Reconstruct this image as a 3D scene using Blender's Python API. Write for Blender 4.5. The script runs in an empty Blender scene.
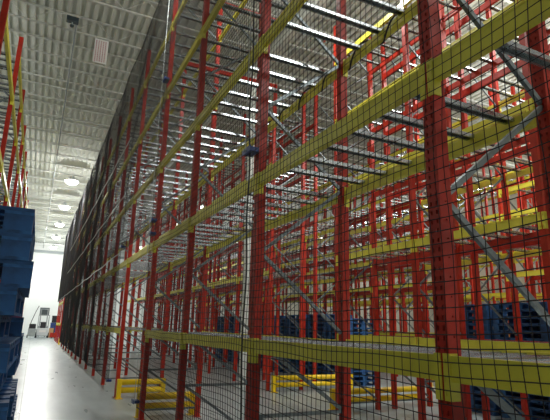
import bpy, math, random
from mathutils import Vector, Matrix
random.seed(7)
C = bpy.context.scene.collection
PI = math.pi

# ------------------------------------------------------------------ materials
def new_mat(name, col, rough=.5, metal=0.0, noise=0.0, nscale=6.0, bump=0.0, spec=.5):
    m = bpy.data.materials.new(name); m.use_nodes = True
    nt = m.node_tree; b = nt.nodes['Principled BSDF']
    b.inputs['Base Color'].default_value = (*col, 1)
    b.inputs['Roughness'].default_value = rough
    b.inputs['Metallic'].default_value = metal
    b.inputs['Specular IOR Level'].default_value = spec
    if noise or bump:
        tc = nt.nodes.new('ShaderNodeTexCoord'); n = nt.nodes.new('ShaderNodeTexNoise')
        n.inputs['Scale'].default_value = nscale; n.inputs['Detail'].default_value = 5
        nt.links.new(tc.outputs['Object'], n.inputs['Vector'])
        if noise:
            r = nt.nodes.new('ShaderNodeValToRGB')
            r.color_ramp.elements[0].position = .3; r.color_ramp.elements[1].position = .7
            r.color_ramp.elements[0].color = (*[max(0, c*(1-noise)) for c in col], 1)
            r.color_ramp.elements[1].color = (*[min(1, c*(1+noise)) for c in col], 1)
            nt.links.new(n.outputs['Fac'], r.inputs['Fac']); nt.links.new(r.outputs['Color'], b.inputs['Base Color'])
        if bump:
            bp = nt.nodes.new('ShaderNodeBump'); bp.inputs['Strength'].default_value = bump
            bp.inputs['Distance'].default_value = .01
            nt.links.new(n.outputs['Fac'], bp.inputs['Height']); nt.links.new(bp.outputs['Normal'], b.inputs['Normal'])
    return m

def emit_mat(name, col, strength):
    m = bpy.data.materials.new(name); m.use_nodes = True
    b = m.node_tree.nodes['Principled BSDF']
    b.inputs['Base Color'].default_value = (*col, 1)
    b.inputs['Emission Color'].default_value = (*col, 1)
    b.inputs['Emission Strength'].default_value = strength
    return m

M = {}
M['red'] = new_mat('red_paint', (.43, .028, .014), .36, 0, .22, 9, .04, .3)
M['yellow'] = new_mat('yellow_paint', (.78, .71, .07), .36, 0, .12, 5, .03)
M['guard'] = new_mat('guard_yellow', (.95, .66, .01), .32, 0, .06, 5)
M['galv'] = new_mat('galvanised_steel', (.44, .48, .50), .26, .88, .16, 22, .05)
M['brace'] = new_mat('brace_steel', (.21, .245, .26), .42, .8, .14, 18)
M['wall_tan'] = new_mat('beige_wall', (.46, .43, .36), .7, 0, .1, .5)
M['net'] = new_mat('black_twine', (.012, .012, .016), .75)
M['rope'] = new_mat('dark_rope', (.03, .035, .035), .7)
M['cable'] = new_mat('steel_cable', (.42, .46, .46), .4, .5)
M['clip'] = new_mat('blue_clip', (.012, .045, .20), .4)
M['blue'] = new_mat('blue_pallet_paint', (.013, .080, .23), .6, 0, .45, 7, .25)
M['blue_worn'] = new_mat('worn_blue_wood', (.022, .105, .28), .7, 0, .5, 16, .3)
M['joist'] = new_mat('joist_paint', (.62, .64, .60), .55, 0, .08, 3)
M['deck'] = new_mat('roof_deck_paint', (.68, .70, .65), .85, 0, .05, .8, 0, .15)
M['wall'] = new_mat('white_wall_panel', (.84, .87, .86), .5, 0, .03, .6)
M['trim'] = new_mat('grey_trim', (.30, .34, .35), .5)
M['column'] = new_mat('column_white', (.72, .76, .74), .5, 0, .05, 3)
M['dark'] = new_mat('dark_fixture', (.03, .05, .06), .5)
M['white'] = new_mat('sign_white', (.75, .74, .72), .5)
M['pink'] = new_mat('sign_red_ink', (.48, .22, .25), .6)
M['grey'] = new_mat('machine_grey', (.30, .33, .34), .4, 0, .1, 4)
M['lightgrey'] = new_mat('machine_light_grey', (.60, .64, .66), .4)
M['black'] = new_mat('black_rubber', (.015, .015, .02), .6)
M['tan'] = new_mat('tan_board', (.50, .30, .14), .7)
M['glass'] = new_mat('dark_screen', (.10, .13, .14), .15)
M['lens'] = emit_mat('lamp_lens', (1.0, .98, .90), 22.0)
M['lens_off'] = new_mat('lamp_lens_off', (.5, .52, .5), .3)

def floor_mat():
    m = bpy.data.materials.new('polished_concrete'); m.use_nodes = True
    nt = m.node_tree; b = nt.nodes['Principled BSDF']; L = nt.links
    tc = nt.nodes.new('ShaderNodeTexCoord')
    mp = nt.nodes.new('ShaderNodeMapping'); mp.inputs['Scale'].default_value = (1.6, .35, 1)
    n = nt.nodes.new('ShaderNodeTexNoise'); n.inputs['Scale'].default_value = 1.6; n.inputs['Detail'].default_value = 7
    n.inputs['Roughness'].default_value = .6
    r = nt.nodes.new('ShaderNodeValToRGB')
    r.color_ramp.elements[0].position = .32; r.color_ramp.elements[0].color = (.29, .345, .365, 1)
    r.color_ramp.elements[1].position = .68; r.color_ramp.elements[1].color = (.41, .475, .49, 1)
    L.new(tc.outputs['Object'], mp.inputs['Vector']); L.new(mp.outputs['Vector'], n.inputs['Vector'])
    L.new(n.outputs['Fac'], r.inputs['Fac'])
    br = nt.nodes.new('ShaderNodeTexBrick')           # sawn control joints
    br.offset = 0; br.inputs['Scale'].default_value = 1; br.inputs['Brick Width'].default_value = 5.2
    br.inputs['Row Height'].default_value = 4.4; br.inputs['Mortar Size'].default_value = .012
    br.inputs['Color1'].default_value = (1, 1, 1, 1); br.inputs['Color2'].default_value = (1, 1, 1, 1)
    br.inputs['Mortar'].default_value = (.35, .37, .38, 1)
    L.new(tc.outputs['Object'], br.inputs['Vector'])
    mx = nt.nodes.new('ShaderNodeMix'); mx.data_type = 'RGBA'; mx.blend_type = 'MULTIPLY'
    mx.inputs[0].default_value = 1
    L.new(r.outputs['Color'], mx.inputs[6]); L.new(br.outputs['Color'], mx.inputs[7])
    L.new(mx.outputs[2], b.inputs['Base Color'])
    n2 = nt.nodes.new('ShaderNodeTexNoise'); n2.inputs['Scale'].default_value = 2.3; n2.inputs['Detail'].default_value = 4
    mr = nt.nodes.new('ShaderNodeMapRange'); mr.inputs['To Min'].default_value = .20; mr.inputs['To Max'].default_value = .42
    L.new(mp.outputs['Vector'], n2.inputs['Vector']); L.new(n2.outputs['Fac'], mr.inputs['Value'])
    L.new(mr.outputs['Result'], b.inputs['Roughness'])
    return m
M['floor'] = floor_mat()

# ------------------------------------------------------------------ mesh helpers
class MB:
    def __init__(s): s.v = []; s.f = []
    def box(s, x0, x1, y0, y1, z0, z1):
        i = len(s.v)
        s.v += [(x0,y0,z0),(x1,y0,z0),(x1,y1,z0),(x0,y1,z0),(x0,y0,z1),(x1,y0,z1),(x1,y1,z1),(x0,y1,z1)]
        s.f += [(i,i+3,i+2,i+1),(i+4,i+5,i+6,i+7),(i,i+1,i+5,i+4),(i+1,i+2,i+6,i+5),(i+2,i+3,i+7,i+6),(i+3,i,i+4,i+7)]
        return s
    def bar(s, a, b, w, h, side=(0,1,0)):
        """box section from a to b; w along side, h across"""
        a = Vector(a); b = Vector(b); d = (b-a).normalized(); sd = Vector(side)
        sd = (sd - d*sd.dot(d)).normalized(); up = d.cross(sd)
        i = len(s.v)
        for p in (a, b):
            for q, t in ((-1,-1),(1,-1),(1,1),(-1,1)):
                s.v.append(tuple(p + sd*(q*w/2) + up*(t*h/2)))
        s.f += [(i,i+1,i+2,i+3),(i+7,i+6,i+5,i+4)]
        for k in range(4):
            j = (k+1) % 4; s.f.append((i+k, i+k+4, i+j+4, i+j))
        return s
    def tube(s, pts, r, n=8, cap=True):
        pts = [Vector(p) for p in pts]; i0 = len(s.v)
        prev = None
        for k, p in enumerate(pts):
            d = (pts[min(k+1, len(pts)-1)] - pts[max(k-1, 0)]).normalized()
            ref = Vector((0,0,1)) if abs(d.z) < .9 else Vector((1,0,0))
            if prev is None: u = d.cross(ref).normalized()
            else: u = (prev - d*prev.dot(d)).normalized()
            prev = u; w = d.cross(u)
            for q in range(n):
                a = 2*PI*q/n; s.v.append(tuple(p + u*(r*math.cos(a)) + w*(r*math.sin(a))))
        for k in range(len(pts)-1):
            for q in range(n):
                a = i0+k*n+q; b = i0+k*n+(q+1) % n
                s.f.append((a, b, b+n, a+n))
        if cap:
            s.f.append(tuple(i0+q for q in reversed(range(n))))
            s.f.append(tuple(i0+(len(pts)-1)*n+q for q in range(n)))
        return s
    def lathe(s, prof, n=20, c=(0,0,0)):
        i0 = len(s.v)
        for r, z in prof:
            for q in range(n):
                a = 2*PI*q/n; s.v.append((c[0]+r*math.cos(a), c[1]+r*math.sin(a), c[2]+z))
        for k in range(len(prof)-1):
            for q in range(n):
                a = i0+k*n+q; b = i0+k*n+(q+1) % n
                s.f.append((a, b, b+n, a+n))
        s.f.append(tuple(i0+q for q in reversed(range(n)))); s.f.append(tuple(i0+(len(prof)-1)*n+q for q in range(n)))
        return s
    def add(s, o, off=(0,0,0)):
        i = len(s.v)
        s.v += [(a+off[0], b+off[1], c+off[2]) for a, b, c in o.v]
        s.f += [tuple(k+i for k in f) for f in o.f]
        return s
    def mesh(s, name, mat, bevel=0):
        me = bpy.data.meshes.new(name); me.from_pydata(s.v, [], s.f); me.materials.append(M[mat]); me.update()
        return me

def link(name, me, parent=None, loc=(0,0,0), rz=0):
    o = bpy.data.objects.new(name, me); C.objects.link(o)
    o.location = loc; o.rotation_euler = (0, 0, rz)
    if parent: o.parent = parent
    return o
def obj(name, mb, mat, parent=None, loc=(0,0,0), bevel=0, smooth=False):
    o = link(name, mb.mesh(name, mat), parent, loc)
    if smooth:
        for p in o.data.polygons: p.use_smooth = True
    if bevel:
        b = o.modifiers.new('bevel', 'BEVEL'); b.width = bevel; b.segments = 2; b.limit_method = 'ANGLE'
    return o
def tag(o, label, cat, group=None, kind=None):
    if label: o['label'] = label
    if cat: o['category'] = cat
    if group: o['group'] = group
    if kind: o['kind'] = kind
    return o
def thing(name, label, cat, loc=(0,0,0), group=None, rz=0):
    o = bpy.data.objects.new(name, None); C.objects.link(o); o.location = loc; o.rotation_euler = (0,0,rz)
    return tag(o, label, cat, group)
def struct(name, mb, mat, loc=(0,0,0)):
    o = obj(name, mb, mat, None, loc); o['kind'] = 'structure'; return o

# ------------------------------------------------------------------ room shell
X0R, X1R, Y0R, Y1R = -6.0, 26.0, -6.0, 62.0
ZB, ZD = 10.0, 10.55                      # joist bottoms, roof deck
struct('floor', MB().box(X0R, X1R, Y0R, Y1R, -.2, 0), 'floor')
dk = MB()                                  # corrugated roof deck, ribs running along the aisle
x = X0R
while x < X1R:
    dk.box(x, x+.13, Y0R, Y1R, ZD, ZD+.09)
    dk.box(x+.13, x+.24, Y0R, Y1R, ZD+.075, ZD+.09)
    x += .24
struct('ceiling', dk, 'deck')
w = MB()                                   # end wall of tall ribbed panels
w.box(X0R, X1R, Y1R, Y1R+.2, 0, ZD)
x = X0R
while x < X1R:
    w.box(x, x+.05, Y1R-.03, Y1R, 0, ZD); x += .95
struct('wall_back', w, 'wall')
struct('trim_1', MB().box(X0R, X1R, Y1R-.35, Y1R-.02, ZB-.62, ZB-.35), 'trim')
struct('wall_left', MB().box(X0R-.2, X0R, Y0R, Y1R, 0, ZD), 'wall')
struct('wall_right', MB().box(X1R, X1R+.2, Y0R, Y1R, 0, ZD), 'wall_tan')
struct('wall_front', MB().box(X0R, X1R, Y0R-.2, Y0R, 0, ZD), 'wall')

jm = MB()                                  # one open-web joist
L0, L1 = X0R, X1R
jm.box(L0, L1, -.04, -.006, ZD-.045, ZD); jm.box(L0, L1, .006, .04, ZD-.045, ZD)
jm.box(L0, L1, -.04, -.006, ZB, ZB+.04); jm.box(L0, L1, .006, .04, ZB, ZB+.04)
x = L0; k = 0
while x + .6 < L1:
    a, b = (ZB+.04, ZD-.03) if k % 2 == 0 else (ZD-.03, ZB+.04)
    jm.bar((x, 0, a), (x+.6, 0, b), .012, .012); x += .6; k += 1
jme = jm.mesh('ceiling_joist', 'joist')
y = -4.9
while y < Y1R:
    o = link('ceiling_joist', jme, None, (0, y, 0)); o['kind'] = 'structure'; y += 1.72
# main girders running with the aisle plus conduit
for gx in (-4.6, 5.52, 15.3):
    g = MB(); g.box(gx-.11, gx+.11, Y0R, Y1R, ZB-.42, ZB-.39); g.box(gx-.11, gx+.11, Y0R, Y1R, ZB-.03, ZB)
    g.box(gx-.012, gx+.012, Y0R, Y1R, ZB-.39, ZB-.03)
    struct('ceiling_girder', g, 'joist')
cd = MB().tube([(.06, 13.4, ZB-.04), (.06, Y1R, ZB-.04)], .026, 8)
tag(obj('ceiling_conduit', cd, 'trim', smooth=True), 'thin grey conduit running along the ceiling under the joists, above the aisle', 'conduit')

# column between the racks
cl = thing('building_column', 'white square steel column standing behind the netted front rack', 'column', (5.52, 13.2, 0))
obj('shaft', MB().box(-.09, .09, -.09, .09, .02, ZB-.42), 'column', cl, bevel=.008)
obj('base_plate', MB().box(-.17, .17, -.17, .17, 0, .02), 'column', cl)

# ------------------------------------------------------------------ pallet rack
PW, PD = .090, .086      # post width (along the aisle), post depth
def post_geom(h, detail):
    m = MB(); t = .006
    if detail:
        # front and back web with two columns of slots
        for xs in (-PD/2, PD/2-t):
            for a, b in ((-PW/2, -.026), (-.014, .014), (.026, PW/2)):
                m.box(xs, xs+t, a, b, .0, h)
            z = .0
            while z < h:
                for a, b in ((-.026, -.014), (.014, .026)):
                    m.box(xs, xs+t, a, b, z, min(h, z+.026))
                z += .0508
        for ys in (-PW/2, PW/2-t):         # side walls, one column of round bolt holes
            m.box(-PD/2+t, -.005, ys, ys+t, 0, h); m.box(.005, PD/2-t, ys, ys+t, 0, h)
            z = 0
            while z < h:
                m.box(-.005, .005, ys, ys+t, z, min(h, z+.092)); z += .1016
    else:
        m.box(-PD/2, PD/2, -PW/2, PW/2, 0, h)
    return m
def beam_geom(L, detail):
    """step beam, local origin at the left post centre line, top at z=0, front face at x=-PD/2"""
    m = MB(); xo = -PD/2+.004
    a, b = PW/2, L-PW/2
    m.box(xo, xo+.028, a, b, -.125, 0)
    m.box(xo+.028, xo+.05, a, b, -.125, -.042)
    m.box(xo-.003, xo, a, b, -.125, -.108); m.box(xo-.003, xo, a, b, -.014, 0)
    return m
def connector_geom(L, ends=(1, -1)):
    m = MB(); xo = -PD/2
    for s, yc in ((1, 0), (-1, L)):
        if s not in ends: continue
        y0, y1 = sorted((yc+s*.009, yc+s*(PW/2+.004)))
        c0, c1 = (y0+.010, y0+.017) if s > 0 else (y1-.017, y1-.010)     # plate over the post face, with lock slots
        m.box(xo-.007, xo, y0, c0, -.215, .01); m.box(xo-.007, xo, c1, y1, -.215, .01)
        zz = -.215
        for a, b in ((-.195, -.168), (-.125, -.098), (-.045, -.018), (.01, .01)):
            m.box(xo-.007, xo, c0, c1, zz, a); zz = b
        y0, y1 = sorted((yc+s*(PW/2), yc+s*(PW/2+.007)))
        m.box(xo-.007, xo+.055, y0, y1, -.215, .01)         # return leg
    return m
def flip(g):
    o = MB(); o.v = [(-a, b, c) for a, b, c in g.v]; o.f = [tuple(reversed(f)) for f in g.f]; return o
CAMP = Vector((0, 0, 1.65))
cache = {}
def shared(key, fn, mat, name):
    if key not in cache:
        g = fn(); cache[key] = (g, g.mesh(name, mat))
    return cache[key]
def place(root, kind, items, limit=100):
    """items: (key, fn, mat, loc, subs, label) ; nearest `limit` become parts, the rest one 'stuff' part"""
    items.sort(key=lambda i: (Vector(i[3])-CAMP).length)
    for key, fn, mat, loc, subs, label in items[:limit]:
        g, me = shared(key, fn, mat, kind)
        o = link(kind, me, root, loc)
        if label: o['label'] = label
        for sn, skey, sfn, smat in subs:
            sg, sme = shared(skey, sfn, smat, sn); link(sn, sme, o)
    rest = {}
    for key, fn, mat, loc, subs, label in items[limit:]:
        g, me = shared(key, fn, mat, kind)
        mb = rest.setdefault(mat, MB()); mb.add(g, loc)
        for sn, skey, sfn, smat in subs:
            if smat == mat: mb.add(shared(skey, sfn, smat, sn)[0], loc)
    for mat, mb in rest.items():
        o = link(kind, mb.mesh(kind, mat), root); o['kind'] = 'stuff'

LV = [1.53, 3.17, 4.76, 6.36, 7.93]
def rack(label, X, W, Y, levels, top=8.86, detail=False, front='yellow', rear='yellow', skip=(), group=None, decks=(), lead=1, bars=6, shared_first=False):
    """X: front post centre; Y: frame positions; skip: (bay, level) without beams"""
    t = thing('pallet_rack', label, 'rack', (0, 0, 0), group)
    posts, brs, beams, cbars, dps = [], [], [], [], []
    step = .78
    for yf in (Y[1:] if shared_first else Y):
        for xs in (X, X+W):
            key = ('post', detail, top)
            subs = [('base_plate', 'bp', lambda: MB().box(-.07, .07, -.065, .065, 0, .008), 'red')] if detail else []
            posts.append((key, lambda: post_geom(top, detail), 'red', (xs, yf, 0), subs, None))
        lo, hi = PD/2, W-PD/2
        segs = [((lo, .84), (hi, .84)), ((lo, .16), (hi, .16)), ((lo, .84), (hi, .22)), ((hi, .86), (lo, 1.50))]
        z = 1.60; side = 1
        while z + step < top:
            a = hi if side else lo; b = lo if side else hi
            segs.append(((a, z), (b, z+step-.03))); z += step; side ^= 1
        if detail:
            for k, (a, b) in enumerate(segs):
                def fn(a=a, b=b):
                    return MB().bar((a[0], 0, a[1]), (b[0], 0, b[1]), .028, .034)
                mid = (a[1]+b[1])/2
                brs.append((('br', a, b), fn, 'brace', (X, yf, 0), [], None))
        else:
            def fn(segs=segs):
                m = MB()
                for a, b in segs: m.bar((a[0], 0, a[1]), (b[0], 0, b[1]), .026, .032)
                return m
            brs.append((('brall', W, top), fn, 'brace', (X, yf, 0), [], None))
    for i in range(len(Y)-1):
        L = round(Y[i+1]-Y[i], 3)
        for li, z in enumerate(levels):
            if (i, li) in skip: continue
            for xs, mat, fl in ((X, front, False), (X+W, rear, True)):
                base = lambda L=L, fl=fl: flip(beam_geom(L, detail)) if fl else beam_geom(L, detail)
                con = lambda L=L, fl=fl: flip(connector_geom(L)) if fl else connector_geom(L)
                if detail:
                    beams.append((('beam', L, fl, mat), base, mat, (xs, Y[i], z), [
                        ('beam_connector', ('con', e, L, fl, mat), (lambda L=L, fl=fl, e=e: flip(connector_geom(L, (e,))) if fl else connector_geom(L, (e,))), mat) for e in (1, -1)], None))
                else:
                    def both(base=base, con=con):
                        m = MB(); m.add(base()); m.add(con()); return m
                    beams.append((('beamc', L, fl, mat), both, mat, (xs, Y[i], z), [], None))
            if li in decks:
                n = 3; wv = (L-PW-.02)/n
                for k in range(n):
                    def fn(wv=wv):
                        m = MB(); lo2, hi2 = -PD/2+.036, W+PD/2-.036
                        m.box(lo2, hi2, 0, wv-.012, -.012, -.006)
                        for q in range(4):
                            yy = wv*(q+.5)/4-.02
                            m.box(lo2, hi2, yy, yy+.03, -.006, .002)
                        return m
                    dps.append((('deck', round(wv, 3), W), fn, 'galv', (X, Y[i]+PW/2+.01+k*wv, z-.012), [], None))
            else:
                for k in range(bars):
                    yy = .27+(L-.27-.37)*k/(bars-1)
                    def fn():
                        m = MB(); lo2, hi2 = -PD/2+.034, W+PD/2-.034
                        m.box(lo2, hi2, -.026, .026, -.008, 0)
                        m.box(lo2, hi2, -.026, -.020, -.038, -.008); m.box(lo2, hi2, .020, .026, -.038, -.008)
                        m.box(lo2, hi2, -.036, -.026, -.038, -.033); m.box(lo2, hi2, .026, .036, -.038, -.033)
                        return m
                    cbars.append((('cbar', W), fn, 'galv', (X, Y[i]+yy, z-.004), [], None))
    place(t, 'upright_post', posts); place(t, 'brace', brs) if detail else place(t, 'frame_bracing', brs)
    place(t, 'beam', beams); place(t, 'crossbar', cbars)
    if dps: place(t, 'deck_panel', dps)
    return t

B = 2.43; XA, WA = 1.925, 1.015
def yr(a, n, b=B): return [round(a+b*k, 3) for k in range(n)]
YN = [-.53, 1.90, 4.33, 6.76, 9.17]
Y4 = 12.05
# near front rack; the last bay bridges the cross aisle, so its lowest level is open
rack('tall red and yellow pallet rack nearest the camera, behind black netting', XA, WA, YN+[Y4], LV, detail=True,
     skip={(4, 0)}, decks=(0,))
YA2 = [Y4]+yr(14.47, 10, 2.42)
rack('long front pallet rack continuing past the cross aisle along the left edge of the racks', XA, WA, YA2, LV, shared_first=True)
rack('bright orange rack at the far end of the aisle, beyond the black netting', XA, WA, yr(40.0, 4, 2.42), LV)
YNB = [-.9, 1.52, 3.93, 6.34, 8.75]
YFB = yr(12.1, 11, 2.41)
up = {(i, 0) for i in range(12)}
XB, XC, XD, XE, XF = 5.78, 7.22, 11.1, 12.55, 16.5
rack('second pallet rack from the front, near side of the cross aisle, with red rear beams', XB, 1.0, YNB, LV, rear='red', decks=(0,))
rack('second pallet rack from the front, far side of the cross aisle, with red rear beams', XB, 1.0, YFB, LV, rear='red', skip=up)
rack('pallet rack standing back to back behind the second row, near side, with red front beams', XC, 1.0, YNB, LV, front='red', skip=up)
rack('pallet rack standing back to back behind the second row, far side, with red front beams', XC, 1.0, YFB, LV, front='red', skip=up)
LVD = [1.53, 3.17, 4.1, 4.76, 5.45, 6.36, 7.93]
YND = [-.9, 1.52, 3.93, 6.34, 8.75]
rack('pallet rack behind the rows of blue pallets, near side of the cross aisle', XD, 1.0, YND, LVD, rear='red')
rack('pallet rack behind the rows of blue pallets, far side of the cross aisle', XD, 1.0, YFB, LVD, rear='red')
rack('deep background pallet rack backing onto the one behind the blue pallets, near side', XE, 1.0, YND, LVD, front='red')
rack('deep background pallet rack backing onto the one behind the blue pallets, far side', XE, 1.0, YFB, LVD, front='red')
rack('rearmost pallet rack seen through all the others, near side', XF, 1.0, YND, LV)
rack('rearmost pallet rack seen through all the others, far side', XF, 1.0, YFB[:8], LV)
YG = yr(12.1, 8, 2.41)
rack('pallet rack far in the right background, behind the third cross pair', XF+1.45, 1.0, YG, LV, front='red')
rack('pallet rack along the right wall, farthest from the camera', 22.9, 1.0, YG, LV, rear='red')
rack('bright red pallet rack on the left side of the aisle, above the blue pallets', -2.0, 1.0,
     [7.8, 10.95, 13.7, 16.4]+[round(19.1+2.7*k, 2) for k in range(14)], [1.53, 3.2, 4.8, 6.3, 7.25], top=7.7, skip={(0, 4)})

# red ties across the aisle at the rack tops
for yt, lab in ((9.17, 'red steel tie crossing overhead above the near edge of the cross aisle'),
                (12.05, 'red steel tie crossing overhead above the far edge of the cross aisle'),
                (21.7, 'red steel tie crossing overhead deep between the first and second racks')):
    m = MB(); x0, x1 = XA+WA+PD/2, XB-PD/2
    m.box(x0, x1, yt-.03, yt+.03, 8.72, 8.83); 
    tr = thing('overhead_tie', lab, 'tie beam', (0, 0, 0), 'red overhead rack ties')
    obj('tie_beam', m, 'red', tr)
    for xe, s in ((x0, 1), (x1, -1)):
        obj('end_plate', MB().box(min(xe, xe+s*.01), max(xe, xe+s*.01), yt-.06, yt+.06, 8.66, 8.85), 'red', tr)

# ------------------------------------------------------------------ safety netting
XN = XA-PD/2-.085
def wob(y, z):
    return (.012*math.sin(1.7*y+.6*z)+.008*math.sin(5.1*z+2.3*y),
            .010*math.sin(2.9*z+.8*y)+.006*math.sin(6.7*z+1.9*y),
            .014*math.sin(1.3*y+.9*z)+.007*math.sin(5.3*y+1.1*z))
def strand(m, pts, r):
    """four sided strand"""
    i0 = len(m.v); n = len(pts)
    d = Vector(pts[-1])-Vector(pts[0]); d.normalize()
    a = Vector((1,0,0)); b = d.cross(a)
    for p in pts:
        for u, v in ((r,0),(0,r),(-r,0),(0,-r)):
            m.v.append((p[0]+a.x*u+b.x*v, p[1]+a.y*u+b.y*v, p[2]+a.z*u+b.z*v))
    for k in range(n-1):
        for q in range(4):
            s0 = i0+4*k+q; s1 = i0+4*k+(q+1) % 4
            m.f.append((s0, s1, s1+4, s0+4))
def net(label, y0, y1, z0, z1, cell=.064, r=.0027, seg=.13, ends=(True, True)):
    root = thing('safety_net', label, 'net', (0, 0, 0), None)
    m = MB()
    def P(y, z):
        a, b, c = wob(y, z); return (XN+a, y+b, z+c)
    ny = max(1, round((y1-y0)/cell)); nz = max(1, round((z1-z0)/cell))
    sz = max(2, round((z1-z0)/seg)); sy = max(2, round((y1-y0)/seg))
    for i in range(ny+1):
        yy = y0+(y1-y0)*i/ny; strand(m, [P(yy, z0+(z1-z0)*k/sz) for k in range(sz+1)], r)
    for i in range(nz+1):
        zz = z0+(z1-z0)*i/nz; strand(m, [P(y0+(y1-y0)*k/sy, zz) for k in range(sy+1)], r)
    mesh = obj('mesh_panel', m, 'net', root)
    for zz in (z0, z1):
        g = MB(); g.tube([P(y0+(y1-y0)*k/sy, zz) for k in range(0, sy+1)], .008, 6); obj('border_rope', g, 'rope', root)
    for e, yy in zip(ends, (y0, y1)):
        if e:
            g = MB(); g.tube([P(yy, z0+(z1-z0)*k/sz) for k in range(sz+1)], .0045, 6); obj('border_rope', g, 'rope', root)
    return root
NT = 9.25
net('black safety netting in front of the nearest rack bays, right of the first seam', -.55, 4.34, .05, NT)
net('black safety netting between the first vertical seam and the cross aisle opening', 4.36, 9.0, .25, NT)
net('black netting hung high above the cross aisle opening', 9.02, 12.52, 3.42, NT, r=.0026, seg=.3)
net('long dark run of black netting along the aisle beyond the cross aisle', 12.57, 36.6, .30, NT, r=.0024, seg=.8)
net('farthest black netting hung high beyond the second cross aisle', 36.62, 48.2, 3.3, NT, cell=.08, r=.0032, seg=1.2)

for zc, lab in ((3.36, 'lower steel cable running along the far net at second beam height'), (4.92, 'middle steel cable running along the far net'),
                (6.5, 'upper steel cable running along the far net, high up')):
    m = MB().tube([(XN-.035+.01*math.sin(k*2.1), 12.6+1.2*k, zc+.025*math.sin(k*1.7)) for k in range(31 if zc < 4 else 21)], .011, 6)
    tag(obj('net_cable', m, 'cable', smooth=True), lab, 'cable', 'cables along the far net')
# steel cables that carry the net seams
for yy, lab in ((4.35, 'steel cable hanging down the first net seam'), (9.01, 'steel cable hanging down the seam beside the cross aisle')):
    m = MB().tube([(XN-.045, yy, 3.4 if yy < 5 else .3), (XN-.045, yy, ZB)], .005, 6)
    tag(obj('hanging_cable', m, 'cable'), lab, 'cable')
# blue clamps
for yy, zz, lab in ((4.37, 3.42, 'blue clamp on the first net seam beside the red post'),
                    (9.0, 6.48, 'highest blue clamp, on the seam above the cross aisle'),
                    (9.06, 3.56, 'upper of the two blue clamps at the corner of the cross aisle opening'),
                    (9.06, 3.30, 'lower of the two blue clamps at the corner of the cross aisle opening'),
                    (12.6, 3.53, 'blue clamp at the far corner of the cross aisle opening'),
                    (9.25, .30, 'blue clamp near the floor at the near post of the cross aisle'),
                    (12.7, .30, 'blue clamp near the floor at the far post of the cross aisle')):
    t = thing('net_clamp', lab, 'clamp', (XN, yy, zz), 'blue net clamps')
    obj('clamp_body', MB().box(-.02, .08, -.095, .095, -.026, .026), 'clip', t, bevel=.006)
    obj('clamp_jaw', MB().box(-.032, -.02, -.11, .11, -.034, .034), 'clip', t, bevel=.004)
    obj('clamp_bolt', MB().tube([(-.06, 0, 0), (-.045, 0, 0)], .012, 8), 'cable', t)

# black cord wound round the rear beam of the third level
pts = []
yy = .2
xb = XA+WA+.02
while yy < 6.7:
    a = yy*2*PI/.62; pts.append((xb+.055*math.cos(a), yy, LV[2]-.06+.085*math.sin(a))); yy += .03
tag(obj('cord', MB().tube(pts, .010, 6), 'net', smooth=True), 'black cord wound around the upper yellow rear beam', 'cord')

# ------------------------------------------------------------------ floor guards
def guard(label, x0, x1, y, h=.42, zlow=.10, along_x=True):
    t = thing('end_guard', label, 'guard rail', (x0, y, 0), 'yellow floor guards'); L = x1-x0
    for e in (0, L):
        s = 1 if e == 0 else -1
        obj('guard_post', MB().box(min(e, e+s*.10), max(e, e+s*.10), -.05, .05, .01, h), 'guard', t, bevel=.01)
        obj('foot_plate', MB().box(min(e-s*.02, e+s*.14), max(e-s*.02, e+s*.14), -.08, .08, 0, .01), 'guard', t)
    for z in (h-.07, h-.24):
        obj('guard_rail', MB().tube([(.10, 0, z), (L-.10, 0, z)], .062, 14), 'guard', t, smooth=True)
guard('bright yellow guard rail at the foot of the orange post by the cross aisle', XA-.05, XA+WA+.02, Y4-.28)
guard('yellow guard rail seen through netting at the near edge of the cross aisle', XA-.05, XA+WA+.02, YN[-1]+.25)
guard('yellow guard rail across the far ends of the back to back racks', XB-.02, XC+1.05, YFB[0]-.3)
guard('shaded yellow guard rail across the near ends of the back to back racks', XB-.02, XC+1.05, YNB[-1]+.25)
guard('small yellow guard rail far down the aisle under the orange rack', XA-.05, XA+WA+.02, 39.6)
guard('yellow guard rail across the near end of the rack behind the blue pallets', XD-.02, XE+1.05, YFB[0]-.3)

# ------------------------------------------------------------------ pallets
PH = .139
def pallet_geoms(lx=1.06, ly=1.2):
    deck = MB(); n = 7
    for k in range(n):                                    # boards run along x, spaced along y
        y0 = -ly/2+k*(ly-.12)/(n-1); deck.box(-lx/2, lx/2, y0, y0+.12, PH-.02, PH)
    st = MB()
    for xs in (-lx/2, -.07, lx/2-.14): st.box(xs, xs+.14, -ly/2, ly/2, PH-.036, PH-.02)
    blk = MB()
    for xs in (-lx/2, -.07, lx/2-.14):
        for ys in (-ly/2, -.07, ly/2-.14): blk.box(xs+.001, xs+.139, ys+.001, ys+.139, .018, PH-.036)
    bot = MB()
    for xs in (-lx/2, -.06, lx/2-.12): bot.box(xs, xs+.12, -ly/2, ly/2, 0, .018)
    for ys in (-ly/2, ly/2-.12): bot.box(-lx/2+.12, -.06, ys, ys+.12, 0, .018).box(.06, lx/2-.12, ys, ys+.12, 0, .018)
    return deck, st, blk, bot
dg, sg, bg, og = pallet_geoms()
proto_mesh = [dg.mesh('deck_boards', 'blue'), sg.mesh('stringer_board', 'blue_worn'), bg.mesh('blocks', 'blue'), og.mesh('bottom_boards', 'blue_worn')]
block_me = MB().box(-.069, .069, -.069, .069, .018, PH-.036).mesh('block', 'blue')
whole = MB(); [whole.add(g) for g in (dg, sg, bg, og)]
whole_me = whole.mesh('wooden_pallet', 'blue')
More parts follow.
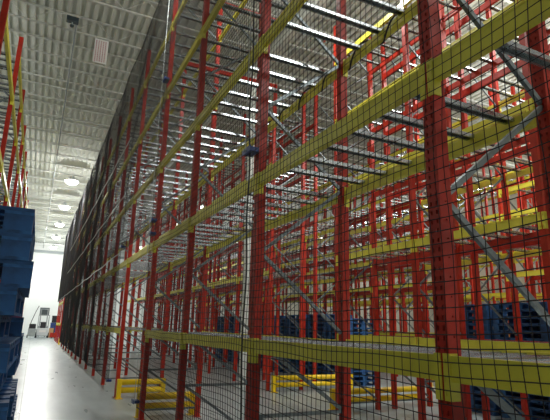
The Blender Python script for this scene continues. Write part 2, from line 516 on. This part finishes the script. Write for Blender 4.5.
ordn = ['bottom', 'second from the floor', 'third from the floor', 'fourth from the floor', 'fifth from the floor', 'sixth from the floor',
        'seventh from the floor', 'eighth from the floor', 'ninth from the floor', 'tenth from the floor', 'sixth from the top', 'fifth from the top',
        'fourth from the top', 'third from the top', 'second from the top', 'topmost']
def full_pallet(loc, rz, label, group):
    t = thing('wooden_pallet', label, 'pallet', loc, group, rz)
    for nme, me in zip(('deck_boards', 'stringer_boards', 'bottom_boards'), (proto_mesh[0], proto_mesh[1], proto_mesh[3])): link(nme, me, t)
    for bx in (-.46, 0, .46):
        for by in (-.53, 0, .53): link('block', block_me, t, (bx, by, 0))
offs = [0, .02, -.015, .01, -.02, .015, 0, -.01, .02, -.03, .01, -.06, -.02, .02, .0, .0]
for k in range(16):
    o = offs[k % 16]
    full_pallet((-.58+o+(-.01 if k > 11 else -.035), 3.42+random.uniform(-.015, .015), k*(PH+.0005)), random.uniform(-.02, .02),
                'blue pallet %s in the tall stack at left foreground' % ordn[k], 'blue pallets stacked at left foreground')
for k in range(12):
    full_pallet((-.60+random.uniform(-.03, .03), 4.78+random.uniform(-.02, .02), k*(PH+.0005)), random.uniform(-.02, .02),
                'dark blue pallet in the shorter stack behind the left foreground stack', 'blue pallets in the second left stack')
def far_stack(x, y, n, desc, gi):
    for k in range(n):
        o = link('wooden_pallet', whole_me, None, (x+random.uniform(-.02, .02), y+random.uniform(-.02, .02), k*(PH+.0005)), random.uniform(-.02, .02))
        top = k == n-1
        tag(o, ('topmost blue pallet in the ' if top else 'blue pallet below the top in the ')+desc, 'pallet', 'blue pallets in the '+desc)
place_names = ['first', 'second', 'third', 'fourth', 'fifth', 'sixth', 'seventh', 'eighth', 'ninth', 'tenth']
for i, yy in enumerate((7.95, 6.6, 5.25, 3.9)):
    far_stack(9.15, yy, 16, '%s stack on the near side' % ('first', 'second', 'third', 'fourth')[i], i)
for i in range(9):
    far_stack(9.1, 12.95+1.34*i, 15 if i % 3 else 14, '%s stack past the cross aisle' % place_names[i], i)

# ------------------------------------------------------------------ ceiling lamps
R = math.radians
def lamp(x, y, on=True, power=420, label=''):
    t = thing('high_bay_lamp', label, 'lamp', (x, y, ZB-.45), 'high bay ceiling lamps')
    obj('housing', MB().lathe([(.10, .30), (.12, .28), (.13, .14), (.37, .05), (.40, 0.01), (.38, 0.01)][::-1], 24), 'lightgrey', t, smooth=True)
    obj('lens', MB().lathe([(.10, -.20), (.24, -.16), (.33, -.08), (.37, .0), (.37, .01)], 24), 'lens' if on else 'lens_off', t, smooth=True)  # lens oversized so its glowing disc includes the glare around the lamp
    obj('hanger', MB().tube([(0, 0, .28), (0, 0, .46)], .01, 6), 'cable', t)
    if on:
        for kind, share in (('SPOT', .68), ('POINT', .32)):
            ld = bpy.data.lights.new('lamp_light', kind); ld.energy = power*share; ld.color = (1, 1, .96); ld.shadow_soft_size = .24
            if kind == 'SPOT': ld.spot_size = R(166); ld.spot_blend = .4
            lo = bpy.data.objects.new('lamp_light', ld); C.objects.link(lo); lo.parent = t; lo.location = (0, 0, -.50)
aisle_names = {29.2: 'nearest', 36.3: 'second', 43.4: 'third', 50.5: 'fourth', 57.6: 'farthest'}
for yy, nme in aisle_names.items():
    lamp(1.02, yy, power=3000 if yy > 57 else 1700, label='%s glowing round ceiling lamp over the aisle' % nme)
for x, y, p, nme in ((.9, 8.0, 300, 'main aisle'), (5.9, -2.8, 1050, 'gap behind the nearest rack, first'), (4.4, 7.6, 700, 'gap behind the nearest rack, second')):
    lamp(x, y, power=p, label='round lamp high above the %s' % nme)
for x, ys, nme in ((9.65, (3.0, 6.0), 'above the blue pallets'), (14.6, (5, 9.5), 'between the background racks'), (20.5, (7, 12), 'beyond the rearmost rack')):
    for k, yy in enumerate(ys):
        lamp(x, yy, power=1500, label='%s round ceiling lamp %s, on the near side' % (('first', 'second')[k], nme))
for x, ys, nme in ((9.65, (31, 38, 45, 52), 'in the background aisle of blue pallets'), (14.6, (31, 38, 45), 'between the deep background racks'),
                   (22.0, (15, 22, 29, 36), 'beyond the rearmost rack, far side')):
    for k, yy in enumerate(ys):
        lamp(x, yy, power=650, label='%s round ceiling lamp %s' % (place_names[k], nme))
for k, yy in enumerate((16, 25, 34, 44)):
    lamp(-3.9, yy, power=600, label='%s round ceiling lamp behind the left rack' % place_names[k])

# small dark sensor box under the ceiling
t = thing('ceiling_sensor', 'small dark box fixed under the ceiling above the aisle', 'sensor', (-.05, 13.3, ZB))
obj('sensor_box', MB().box(-.16, .16, -.09, .09, -.14, -.0), 'dark', t, bevel=.01)
obj('sensor_stem', MB().tube([(0, 0, -.24), (0, 0, -.14)], .02, 8), 'trim', t)
obj('sensor_eye', MB().lathe([(.02, -.30), (.05, -.28), (.06, -.24)], 14), 'dark', t)

# hanging sign with columns of small reddish marks
t = thing('hanging_sign', 'white hanging sign with rows of small red marks under the ceiling', 'sign', (.80, 13.6, 9.35))
obj('sign_panel', MB().box(-.19, .19, -.012, .012, -.38, .38), 'white', t)
mk = MB()
for c in range(5):
    z = .33; xx = -.155+.064*c
    while z > -.33:
        l = random.uniform(.025, .06); mk.box(xx, xx+.03, -.0135, -.0125, z-l, z); z -= l+.018
obj('printed_marks', mk, 'pink', t)
for s in (-.16, .16): obj('hanging_wire', MB().tube([(s, 0, .38), (s, 0, ZB-9.35)], .004, 6), 'cable', t)

# ------------------------------------------------------------------ machines at the far end of the aisle
def truck(loc):
    t = thing('forklift', 'pale grey forklift parked at the far end of the aisle before the white wall', 'forklift', loc)
    b = MB(); b.box(-.55, .55, -.2, 1.3, .18, .85); b.box(-.50, .50, .75, 1.35, .85, 1.15); obj('chassis', b, 'grey', t, bevel=.05)
    obj('counterweight', MB().box(-.52, .52, -.42, -.2, .2, .95), 'lightgrey', t, bevel=.06)
    g = MB()
    for sx in (-.48, .48):
        g.bar((sx, -.2, .85), (sx, .05, 2.25), .06, .06); g.bar((sx, 1.2, 1.1), (sx, .95, 2.25), .06, .06)
        g.bar((sx, .05, 2.25), (sx, .95, 2.25), .06, .06)
    for k in range(6): g.bar((-.48, .05+k*.18, 2.25), (.48, .05+k*.18, 2.25), .05, .03)
    obj('overhead_guard', g, 'grey', t)
    ms = MB()
    for sx in (-.32, .32): ms.box(sx-.05, sx+.05, 1.32, 1.45, .1, 2.9)
    for z in (.4, 1.5, 2.85): ms.box(-.32, .32, 1.34, 1.42, z-.05, z+.05)
    obj('mast', ms, 'grey', t)
    obj('load_backrest', MB().box(-.45, .45, 1.46, 1.5, 2.2, 3.0), 'glass', t)
    for sx in (-.3, .3): obj('fork', MB().box(sx-.05, sx+.05, 1.5, 2.4, .08, .12), 'black', t)
    obj('seat', MB().box(-.25, .25, .1, .6, .85, 1.0).box(-.25, .25, .05, .17, 1.0, 1.55), 'black', t, bevel=.03)
    for sx in (-.55, .55):
        for ys in (0.05, 1.1):
            w_ = MB().tube([(sx-.09*(1 if sx > 0 else -1), ys, .26), (sx+.06*(1 if sx > 0 else -1), ys, .26)], .26, 18); obj('wheel', w_, 'black', t)
    obj('licence_light', MB().box(-.3, .3, -.44, -.42, .55, .75), 'white', t)
truck((1.0, 55.2, 0))
t = thing('floor_scrubber', 'dark floor machine parked left of the grey forklift', 'machine', (.05, 54.6, 0))
obj('tank', MB().box(-.35, .35, -.5, .5, .15, .9), 'grey', t, bevel=.05)
obj('hood', MB().box(-.3, .3, -.3, .35, .9, 1.35), 'black', t, bevel=.06)
obj('handle', MB().tube([(-.3, -.5, .9), (-.15, -.7, 1.6), (.15, -.9, 2.6), (.35, -.9, 3.1)], .03, 8), 'black', t)
for sx in (-.36, .36): obj('wheel', MB().tube([(sx-.05, .2, .15), (sx+.05, .2, .15)], .15, 14), 'black', t)
t = thing('pallet_jack', 'red pallet jack on the floor right of the grey forklift', 'pallet jack', (1.98, 53.8, 0))
obj('jack_body', MB().box(-.30, .30, -.2, .15, .08, .55), 'red', t, bevel=.04)
for sx in (-.2, .2): obj('fork', MB().box(sx-.08, sx+.08, .15, 1.3, .06, .12), 'red', t)
obj('handle', MB().tube([(0, -.2, .4), (0, -.55, 1.2)], .025, 8).tube([(-.18, -.57, 1.22), (.18, -.57, 1.22)], .02, 8), 'black', t)
for sx in (-.12, .12): obj('wheel', MB().tube([(sx-.03, -.15, .09), (sx+.03, -.15, .09)], .09, 12), 'black', t)
for k, (z0, mt, lab) in enumerate(((0, 'clip', 'blue crate at the bottom of the pile right of the forklift'), (.75, 'clip', 'blue crate in the middle of the pile right of the forklift'),
                        (1.5, 'black', 'black bin on top of the blue crates by the far wall'))):
    t = thing('storage_crate', lab, 'crate', (2.3, 59.2, z0), 'crates by the far wall')
    c = MB(); s = .5-.08*(k == 2)
    c.box(-s, s, -s, s, 0, .06); c.box(-s, -s+.05, -s, s, .06, .74); c.box(s-.05, s, -s, s, .06, .74); c.box(-s+.05, s-.05, -s, -s+.05, .06, .74); c.box(-s+.05, s-.05, s-.05, s, .06, .74)
    obj('crate_body', c, mt, t, bevel=.01)
    obj('rim', MB().box(-s-.02, s+.02, -s-.02, -s, .66, .74).box(-s-.02, s+.02, s, s+.02, .66, .74), mt, t)
t = thing('cardboard_box', 'tan cardboard box between the forklift and the red pallet jack', 'box', (1.86, 56.4, 0))
obj('carton', MB().box(-.22, .22, -.25, .25, 0, .95), 'tan', t, bevel=.01)
obj('tape', MB().box(-.03, .03, -.255, .255, .95, .953), 'white', t)

# ------------------------------------------------------------------ camera
def add_cam():
    f, pitch, yaw, roll = 480.0, .2384, .4514, .0247
    cy, sy, cp, sp = math.cos(yaw), math.sin(yaw), math.cos(pitch), math.sin(pitch)
    F = Vector((sy*cp, cy*cp, sp)); R_ = Vector((cy, -sy, 0)); U = R_.cross(F)
    cr, sr = math.cos(roll), math.sin(roll)
    R2 = R_*cr+U*sr; U2 = U*cr-R_*sr
    cd = bpy.data.cameras.new('camera'); cam = bpy.data.objects.new('camera', cd); C.objects.link(cam)
    mt = Matrix((R2, U2, -F)).transposed().to_4x4(); mt.translation = CAMP
    cam.matrix_world = mt
    cd.sensor_width = 36; cd.lens = 36*f/550; cd.clip_end = 200; cd.clip_start = .05
    bpy.context.scene.camera = cam
add_cam()
w = bpy.data.worlds.new('world'); bpy.context.scene.world = w; w.use_nodes = True
w.node_tree.nodes['Background'].inputs[0].default_value = (.6, .7, .75, 1)
w.node_tree.nodes['Background'].inputs[1].default_value = .05
sc = bpy.context.scene
sc.view_settings.view_transform = 'Standard'; sc.view_settings.look = 'None'
sc.view_settings.gamma = 1; sc.view_settings.use_curve_mapping = False
sc.view_settings.exposure = -1.05
